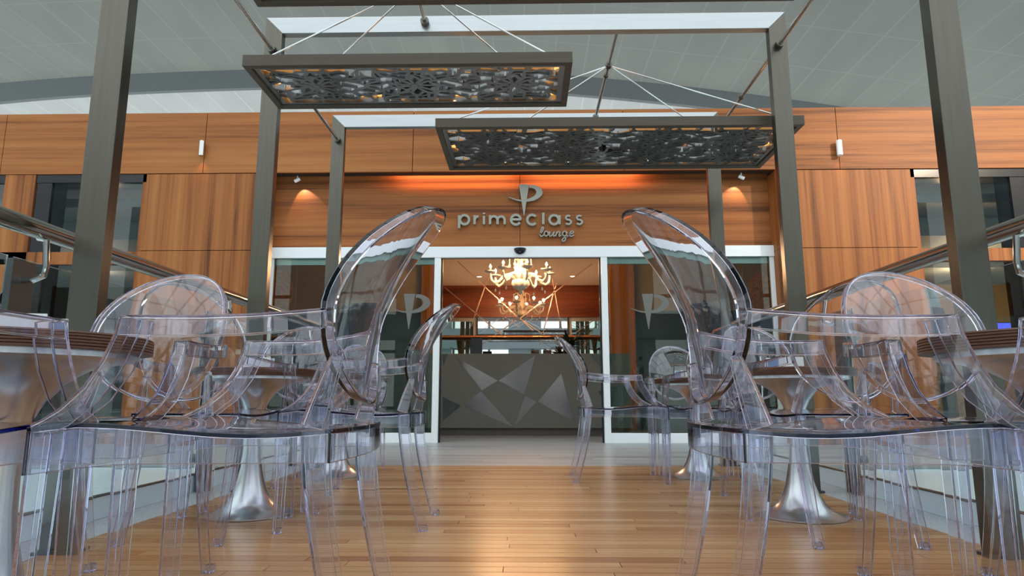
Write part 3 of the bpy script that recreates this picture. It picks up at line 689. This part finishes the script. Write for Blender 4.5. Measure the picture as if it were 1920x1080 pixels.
# ------------------------------------------------------------------ hanging lattice lamps
def lattice_lamp(cx, y0, y1, hw, z, spider_z, label, cols):
    o_ = thing('lattice_lamp', label, 'lamp', (cx, (y0 + y1) / 2, z), 0, 'hanging lattice lamps')
    hd = (y1 - y0) / 2; t = 0.035; H = 0.062
    mb = MB()
    mb.box(-hw, hw, -hd, -hd + t, 0, H); mb.box(-hw, hw, hd - t, hd, 0, H)
    mb.box(-hw, -hw + t, -hd + t, hd - t, 0, H); mb.box(hw - t, hw, -hd + t, hd - t, 0, H)
    mb.build('frame', M['frame_dark'], o_, bevel=.002)
    iw, idp = hw - t, hd - t
    mb = MB(); w_ = 0.03
    mb.box(-iw, iw, -idp, -idp + .012, .006, .012); 
    mb = MB()
    q = 0.030
    mb.box(-iw, iw, -idp, -idp + q, .010, .050).box(-iw, iw, idp - q, idp, .010, .050).box(-iw, -iw + q, -idp + q, idp - q, .010, .050).box(iw - q, iw, -idp + q, idp - q, .010, .050)
    mb.build('lattice_border', M['lattice'], o_)
    # amber strips lying above the border
    mb = MB(); mb.box(-iw + .01, iw - .01, -idp + q, -idp + q + .030, .030, .036).box(-iw + .01, iw - .01, idp - q - .020, idp - q, .045, .058)
    mb.box(-iw + q, -iw + q + .022, -idp + .05, idp - .05, .045, .058).box(iw - q - .022, iw - q, -idp + .05, idp - .05, .045, .058)
    mb.build('light_strip', M['led'], o_)
    # ribs
    mb = MB(); RR = random.Random(int(hw * 1000)); za, zb = 0.012, 0.048
    nx = cols; sx = 2 * iw / nx
    def clip(pts):
        run = []; out = []
        for p in pts:
            if abs(p[0]) < iw - .006 and abs(p[1]) < idp - .006: run.append(p)
            else:
                if len(run) > 1: out.append(run)
                run = []
        if len(run) > 1: out.append(run)
        return out
    def rib(pts, w, m_=0):
        for run in clip([p for p in pts if abs(p[1]) < idp - m_]):
            j = RR.uniform(-.0006, .0006); mb.ribbon(run, w, za + j, zb + j)
    rows = 1 if idp < .3 else 2
    sy = 2 * idp / rows
    for r1 in range(rows):
        for c1 in range(nx):
            ox = -iw + sx * (c1 + .5); oy = -idp + sy * (r1 + .5)
            for k in range(11):
                th = 2 * pi * k / 11; sg_ = 1 if k % 2 else -1
                pts = []
                for j in range(17):
                    rr = 0.02 + j * (max(sx, sy) * .78) / 16
                    ww = th + sg_ * (0.10 * math.sin(rr * 26) + 0.05 * math.sin(rr * 61 + k))
                    pts.append((ox + rr * math.cos(ww) * 1.25, oy + rr * math.sin(ww)))
                rib(pts, 0.019)
            for rad, am, wv in ((0.095, .016, 8), (0.19, .03, 8)):
                pts = [(ox + 1.25 * (rad + am * math.cos(wv * a_ * pi / 32)) * math.cos(a_ * pi / 32), oy + (rad + am * math.cos(wv * a_ * pi / 32)) * math.sin(a_ * pi / 32)) for a_ in range(65)]
                rib(pts, 0.018, .05)
            mb.lathe([(0.022, za - .001), (0.022, zb + .001)], (ox, oy, 0), 12)
    nrow = max(2, int(idp * 2 / .17))
    for k in range(nrow):
        yy = -idp + (k + .5) * 2 * idp / nrow; ph = RR.uniform(0, 6)
        rib([(-iw + j * .03, yy + .016 * math.sin(j * .03 * 19 + ph) + .008 * math.sin(j * .03 * 47 + ph)) for j in range(int(2 * iw / .03) + 1)], 0.010, .05)
    mb.build('lattice', M['lattice'], o_)
    # driver box in the middle and tiny bright spots
    MB().box(-0.14, 0.14, idp * .1 - .05, idp * .1 + .05, 0.05, 0.085).build('driver_box', M['black'], o_)
    for px in (-0.55, -0.2, 0.2, 0.55):
        if abs(px * iw * 2) < iw * 1.2: MB().lathe([(.008, .020), (.008, .030)], (px * iw * 1.2, idp * .72, 0), 10).build('spot', M['spotface'], o_)
    # suspension cables to the tie rod
    for sx_ in (-1, 1):
        for sy_ in (-1, 1):
            MB().tube([(sx_ * (hw - .12), sy_ * (hd - .03), H), (sx_ * .01, 0, spider_z - z - .01)], 0.0045, 6).build('cable', M['chrome'], o_)
    MB().tube([(0, -.02, spider_z - z), (0, .02, spider_z - z)], .024, 12).build('cable_hub', M['steel'], o_)
    return o_
lattice_lamp(0.0, 1.80, 2.62, 1.17, 2.21, 2.84, 'lattice lamp nearest the camera, only its rear edge at the top of the picture', 4)
lattice_lamp(-0.605, 3.13, 3.65, 0.855, 2.21, 2.84, 'smaller lattice lamp hanging left of centre between the near frames', 3)
lattice_lamp(0.60, 3.93, 4.73, 1.165, 2.21, 2.84, 'wide lattice lamp hanging right of centre before the entrance', 4)

# ------------------------------------------------------------------ glass balustrades
for s in (-1, 1):
    o_ = thing('balustrade', 'glass balustrade with steel handrail on the %s of the deck' % ('left' if s < 0 else 'right'), 'railing', (s * 1.86, 0, 0), 0, 'balustrades beside the deck')
    RZ = 1.115; RX = -s * 0.10
    MB().tube([(RX, -1.0, RZ), (RX, 5.6, RZ)], 0.034, 18).build('handrail', M['rail'], o_, smooth=True)
    ys = [-0.7, 0.8, 2.28, 3.78, 5.25]
    for y in ys:
        p = MB().box(-0.012 - s * 0.05, 0.012 - s * 0.05, y - .055, y + .055, 0.0, 1.0).build('post', M['dark_steel'], o_, bevel=.002)
        MB().tube([(-s * .062, y, .93), (RX - s * .0, y, .93), (RX - s * .035, y, .945), (RX - s * .04, y, .98), (RX - s * .03, y, RZ - .04), (RX, y, RZ - .03)], 0.011, 10).build('rail_bracket', M['chrome'], p, smooth=True)
        for z in (0.18, 0.86):
            MB().tube([(-s * .02 - s * .0, y - .02, z), (s * .02, y - .02, z)], 0.024, 16).build('glass_clamp', M['dark_steel'], p, smooth=True)
    for a, b in zip(ys, ys[1:]):
        MB().box(-.006 - s * 0.0, .006 - s * 0.0, a + .012, b - .012, 0.096, 1.02).build('glass_panel', M['pane'], o_)
    MB().box(-.02, .02, -1.0, 5.5, -.001, .092).build('glass_shoe', M['kerb'], o_)
    MB().box(-.022, .022, -1.0, 5.5, .092, .096).build('shoe_joint', M['dark_steel'], o_)
    MB().box(-.02 - s * .0, .02, -1.0, 5.5, -.02, -.001).build('kerb', M['dark_steel'], o_)

# ------------------------------------------------------------------ tables
def make_table():
    t = thing('bistro_table', '', 'table')
    mb = MB(); prof = [(0.05, 0.610), (0.258, 0.610)]
    for k in range(5):
        z = 0.610 + k * 0.0062; prof += [(0.265, z + .0008), (0.265, z + .0050), (0.262, z + .0056)]
    prof += [(0.265, 0.6415), (0.262, 0.645), (0.01, 0.6455)]
    mb.lathe(prof, n=64).build('tabletop', M['ttop'], t, smooth=True)
    prof = [(0.182, 0.0), (0.19, 0.002), (0.190, 0.008), (0.165, 0.014), (0.130, 0.028), (0.100, 0.055), (0.078, 0.095), (0.060, 0.145), (0.047, 0.205), (0.038, 0.27), (0.035, 0.34), (0.036, 0.40), (0.041, 0.455), (0.064, 0.505), (0.095, 0.545), (0.140, 0.573), (0.190, 0.588), (0.228, 0.594), (0.236, 0.598), (0.236, 0.610), (0.05, 0.610)]
    MB().lathe(prof, n=64).build('pedestal', M['alu'], t, smooth=True, angle=50)
    return t
tb = make_table()
tabs = [(-1.115, 1.42, 'round brown table with flared aluminium foot at the left edge, nearest the camera'),
        (1.145, 1.42, 'round brown table with flared aluminium foot at the right edge, nearest the camera'),
        (-1.24, 3.04, 'second round table in the left row, its trumpet foot in full view'),
        (1.22, 3.04, 'second round table in the right row, its trumpet foot in full view'),
        (-1.27, 4.52, 'farthest round table of the left row, by the end of the deck'),
        (1.15, 4.52, 'farthest round table of the right row, by the end of the deck')]
for i_, (x, y, lb) in enumerate(tabs):
    o_ = tb if i_ == 0 else copy_tree(tb)
    o_.location = (x, y, 0); o_['label'] = lb; o_['group'] = 'round tables on the deck'
# napkin holders
def napkins(x, y, w, label):
    o_ = thing('napkin_holder', label, 'napkin holder', (x, y, 0.6458), 0.2, 'napkin holders on the tables')
    MB().box(-w / 2, w / 2, -.05, .05, 0, .006).box(-w / 2, w / 2, -.05, -.046, 0, .05).box(-w / 2, w / 2, .046, .05, 0, .05).build('holder', M['white_frame'], o_)
    MB().box(-w / 2 + .004, w / 2 - .004, -.044, .044, .006, .046).build('napkins', M['blue'], o_)
napkins(-1.22, 3.0, .12, 'pale blue napkin holder on the second table of the left row')
napkins(1.18, 3.02, .12, 'pale blue napkin holder on the second table of the right row')
napkins(1.08, 4.45, .12, 'pale blue napkin holder on the farthest table of the right row')
napkins(-1.12, 1.45, .12, 'pale napkin holder on the table nearest the camera at the left')

# ------------------------------------------------------------------ clear armchairs
def make_chair():
    root = thing('armchair', '', 'armchair')
    P = M['poly']
    # seat: saddle sheet with an apron below its rim, one closed surface
    def hw(y): return 0.205 + 0.045 * (y + .26) / .52
    nx, ny = 12, 14
    def seat_pt(u, v, ins):
        # u,v in -1..1
        y = v * (0.26 - ins); 
        if v < 0: y -= 0.018 * (1 - u * u) * (-v)
        else: y += 0.006 * (1 - u * u) * v
        x = u * (hw(v * .26) - ins)
        z = 0.460 + 0.010 * math.sin((v - 0.12) * 2.6) * (1 if v < .72 else 1 - (v - .72) * 2.4) - 0.010 * (1 - u * u) * (1 - v * v) 
        return (x, y, z)
    vs = []; fs = []
    idx = lambda L_, i, j: L_ * (nx + 1) * (ny + 1) + j * (nx + 1) + i
    for L_, ins, dz in ((0, 0, 0), (1, .0060, -.0080)):
        for j in range(ny + 1):
            for i in range(nx + 1):
                p = seat_pt(2 * i / nx - 1, 2 * j / ny - 1, ins); vs.append((p[0], p[1], p[2] + dz))
    for j in range(ny):
        for i in range(nx):
            fs.append((idx(0, i, j), idx(0, i + 1, j), idx(0, i + 1, j + 1), idx(0, i, j + 1)))
            fs.append((idx(1, i, j + 1), idx(1, i + 1, j + 1), idx(1, i + 1, j), idx(1, i, j)))
    per = [(i, 0) for i in range(nx)] + [(nx, j) for j in range(ny)] + [(i, ny) for i in range(nx, 0, -1)] + [(0, j) for j in range(ny, 0, -1)]
    n0 = len(vs); k = len(per)
    for (i, j) in per:
        y = vs[idx(0, i, j)]; vs.append((y[0], y[1], 0.398 - (0.018 * max(0, (y[1] - .08) / .18) ** 1.5 if y[1] > .08 else 0)))
    for (i, j) in per:
        y = vs[idx(1, i, j)]; vs.append((y[0], y[1], 0.398 - (0.018 * max(0, (y[1] - .08) / .18) ** 1.5 if y[1] > .08 else 0)))
    for a in range(k):
        b = (a + 1) % k; A, B_ = per[a], per[b]
        fs.append((idx(0, *A), n0 + a, n0 + b, idx(0, *B_)))
        fs.append((n0 + a, n0 + k + a, n0 + k + b, n0 + b))
        fs.append((idx(1, *A), idx(1, *B_), n0 + k + b, n0 + k + a))
    mb = MB(); mb.add(vs, fs); mb.build('seat', P, root, smooth=True, angle=40, bevel=.0014)
    # backrest: oval dished shell with a returned rim, one closed surface
    zc, rz, rx = 0.715, 0.210, 0.203
    def yc(z):
        pts = [(0.50, -.258), (0.56, -.264), (0.62, -.272), (0.70, -.288), (0.76, -.312), (0.82, -.341), (0.87, -.372), (0.93, -.412)]
        for (a, ya), (b, yb) in zip(pts, pts[1:]):
            if z <= b: t = (z - a) / (b - a); return ya + (yb - ya) * t
        return pts[-1][1]
    NR, NT = 6, 56
    def bp(r, a, dy=0, shrink=0.0):
        x = (rx * r - shrink) * math.cos(a); z = zc + (rz * r - shrink) * math.sin(a)
        return (x, yc(z) + 0.058 * (x / rx) ** 2 + dy, z)
    vs = []; fs = []; T_ = 2 * pi / NT
    def ring(fn):
        n = len(vs)
        for t in range(NT): vs.append(fn(t * T_))
        return n
    def link(a, b):
        for t in range(NT): fs.append((a + t, a + (t + 1) % NT, b + (t + 1) % NT, b + t))
    vs.append(bp(0, 0)); c0 = 0
    rings = [ring(lambda a, r=r: bp(r, a)) for r in [(q + 1) / NR for q in range(NR)]]
    for t in range(NT): fs.append((c0, rings[0] + t, rings[0] + (t + 1) % NT))
    for a, b in zip(rings, rings[1:]): link(a, b)
    def lip(a, sh):   # rim returned backwards
        p = bp(1, a, 0, sh); return (p[0], p[1] - 0.026, p[2] - 0.006)
    r1 = ring(lambda a: lip(a, 0)); link(rings[-1], r1)
    r2 = ring(lambda a: lip(a, .0065)); link(r1, r2)
    r3 = ring(lambda a: bp(1, a, -.0060, .0065)); link(r2, r3)
    prev = r3
    for q in range(NR - 1, 0, -1):
        nr = ring(lambda a, r=q / NR: bp(r, a, -.0055)); link(prev, nr); prev = nr
    vs.append(bp(0, 0, -.0055)); c1 = len(vs) - 1
    for t in range(NT): fs.append((c1, prev + (t + 1) % NT, prev + t))
    mb = MB(); mb.add(vs, fs); mb.build('backrest', P, root, smooth=True, angle=45, bevel=.0014)
    def channel(w, h, t, sgn=1):
        """U section, open downwards: width w (side), height h"""
        return [(-w / 2, 0), (w / 2, 0), (w / 2, -h), (w / 2 - t, -h), (w / 2 - t, -t), (-w / 2 + t, -t), (-w / 2 + t, -h), (-w / 2, -h)]
    for s in (-1, 1):
        # arm: bows outwards, then drops in a concave curve to the front corner of the seat
        arm = [(s * .207, -.240, .676), (s * .228, -.190, .668), (s * .246, -.120, .660), (s * .257, -.040, .656), (s * .261, .04, .656), (s * .260, .098, .657)]
        mb = MB(); mb.sweep(arm, channel(.030, .036, .0048))
        stile = [(s * .260, .077, .652), (s * .2595, .085, .618), (s * .259, .104, .570), (s * .2575, .137, .520), (s * .255, .182, .482), (s * .2515, .215, .466), (s * .249, .242, .456)]
        sec = [(-.019, .021), (.019, .021), (.019, -.021), (.0142, -.021), (.0142, .0162), (-.0142, .0162), (-.0142, -.021), (-.019, -.021)]
        mb.sweep(stile, sec, up=(0, 1, 0.35), scale=[1, 1, 1, .95, .85, .72, .60])
        mb.build('armrest', P, root, smooth=True, angle=30, bevel=.0013)
        # strut between seat corner and back rim
        st = [(s * .188, -.222, .459), (s * .182, -.232, .50), (s * .174, -.243, .545), (s * .164, -.254, .592)]
        sec = [(-.012, .021), (.012, .021), (.012, -.021), (.0072, -.021), (.0072, .0162), (-.0072, .0162), (-.0072, -.021), (-.012, -.021)]
        MB().sweep(st, sec, up=(0, 1, 0), scale=[1, .90, .74, .5]).build('back_strut', P, root, smooth=True, angle=30, bevel=.0013)
        # legs: U profiles, the rear ones sweep backwards
        def leg(path, w, d, sc):
            t = .005
            sec = [(-w / 2, d / 2), (w / 2, d / 2), (w / 2, -d / 2), (w / 2 - t, -d / 2), (w / 2 - t, d / 2 - t), (-w / 2 + t, d / 2 - t), (-w / 2 + t, -d / 2), (-w / 2, -d / 2)]
            o2 = MB().sweep(path, sec, up=(0, 1, 0), scale=sc).build('leg', P, root, smooth=True, angle=30, bevel=.0013)
            q = path[-1]; h_ = w * sc[-1] / 2 - .005
            MB().box(q[0] - h_, q[0] + h_, q[1] - d * sc[-1] / 2 + .001, q[1] + d * sc[-1] / 2 - .006, 0.0, 0.022).build('foot', P, o2, bevel=.003)
        fp = [(s * (.229 + .006 * t), .236 + .004 * t, .455 - .455 * t) for t in [q / 6 for q in range(7)]]
        leg(fp, .040, .040, [1 - .22 * q / 6 for q in range(7)])
        rp = [(s * (.185 - .004 * t), -.228 - .088 * t ** 1.7, .455 - .455 * t) for t in [q / 10 for q in range(11)]]
        leg(rp, .040, .044, [1 - .24 * q / 10 for q in range(11)])
    return root
chair = make_chair()
LFT, RGT, AWAY, TOW = pi / 2, -pi / 2, 0, pi      # facing -x, +x, +y, -y
chairs = [
    (-0.608, 1.40, LFT, 'large clear armchair in the left foreground, turned left, its tall back left of the entrance'),
    (0.652, 1.42, RGT, 'large clear armchair in the right foreground, turned right, its tall back right of the entrance'),
    (-1.128, 1.10, AWAY, 'clear armchair cut by the left picture edge, facing away at the nearest left table'),
    (1.172, 1.10, AWAY, 'clear armchair cut by the right picture edge, facing away at the nearest right table'),
    (-1.128, 1.74, TOW, 'clear armchair behind the nearest left table, facing the camera'),
    (1.172, 1.74, TOW, 'clear armchair behind the nearest right table, facing the camera'),
    (-1.265, 2.722, AWAY, 'clear armchair in front of the second left table, back towards the camera'),
    (1.195, 2.722, AWAY, 'clear armchair in front of the second right table, back towards the camera'),
    (-1.245, 3.348, TOW, 'clear armchair behind the second left table, facing the camera'),
    (1.24, 3.348, TOW, 'clear armchair behind the second right table, facing the camera'),
    (-0.715, 2.86, LFT, 'smaller clear armchair beside the second left table, turned left, before the left door panel'),
    (0.625, 4.37, RGT, 'clear armchair beside the farthest right table, turned right, in front of the desk'),
    (-1.27, 4.212, AWAY, 'clear armchair in front of the farthest left table, back towards the camera'),
    (1.17, 4.212, AWAY, 'clear armchair in front of the farthest right table, back towards the camera'),
    (-1.27, 4.842, TOW, 'clear armchair behind the farthest left table, facing the camera'),
    (1.155, 4.842, TOW, 'clear armchair behind the farthest right table, facing the camera')]
for i_, (x, y, rz, lb) in enumerate(chairs):
    o_ = chair if i_ == 0 else copy_tree(chair)
    o_.location = (x, y, 0); o_.rotation_euler = (0, 0, rz); o_['label'] = lb; o_['group'] = 'clear plastic armchairs on the deck'
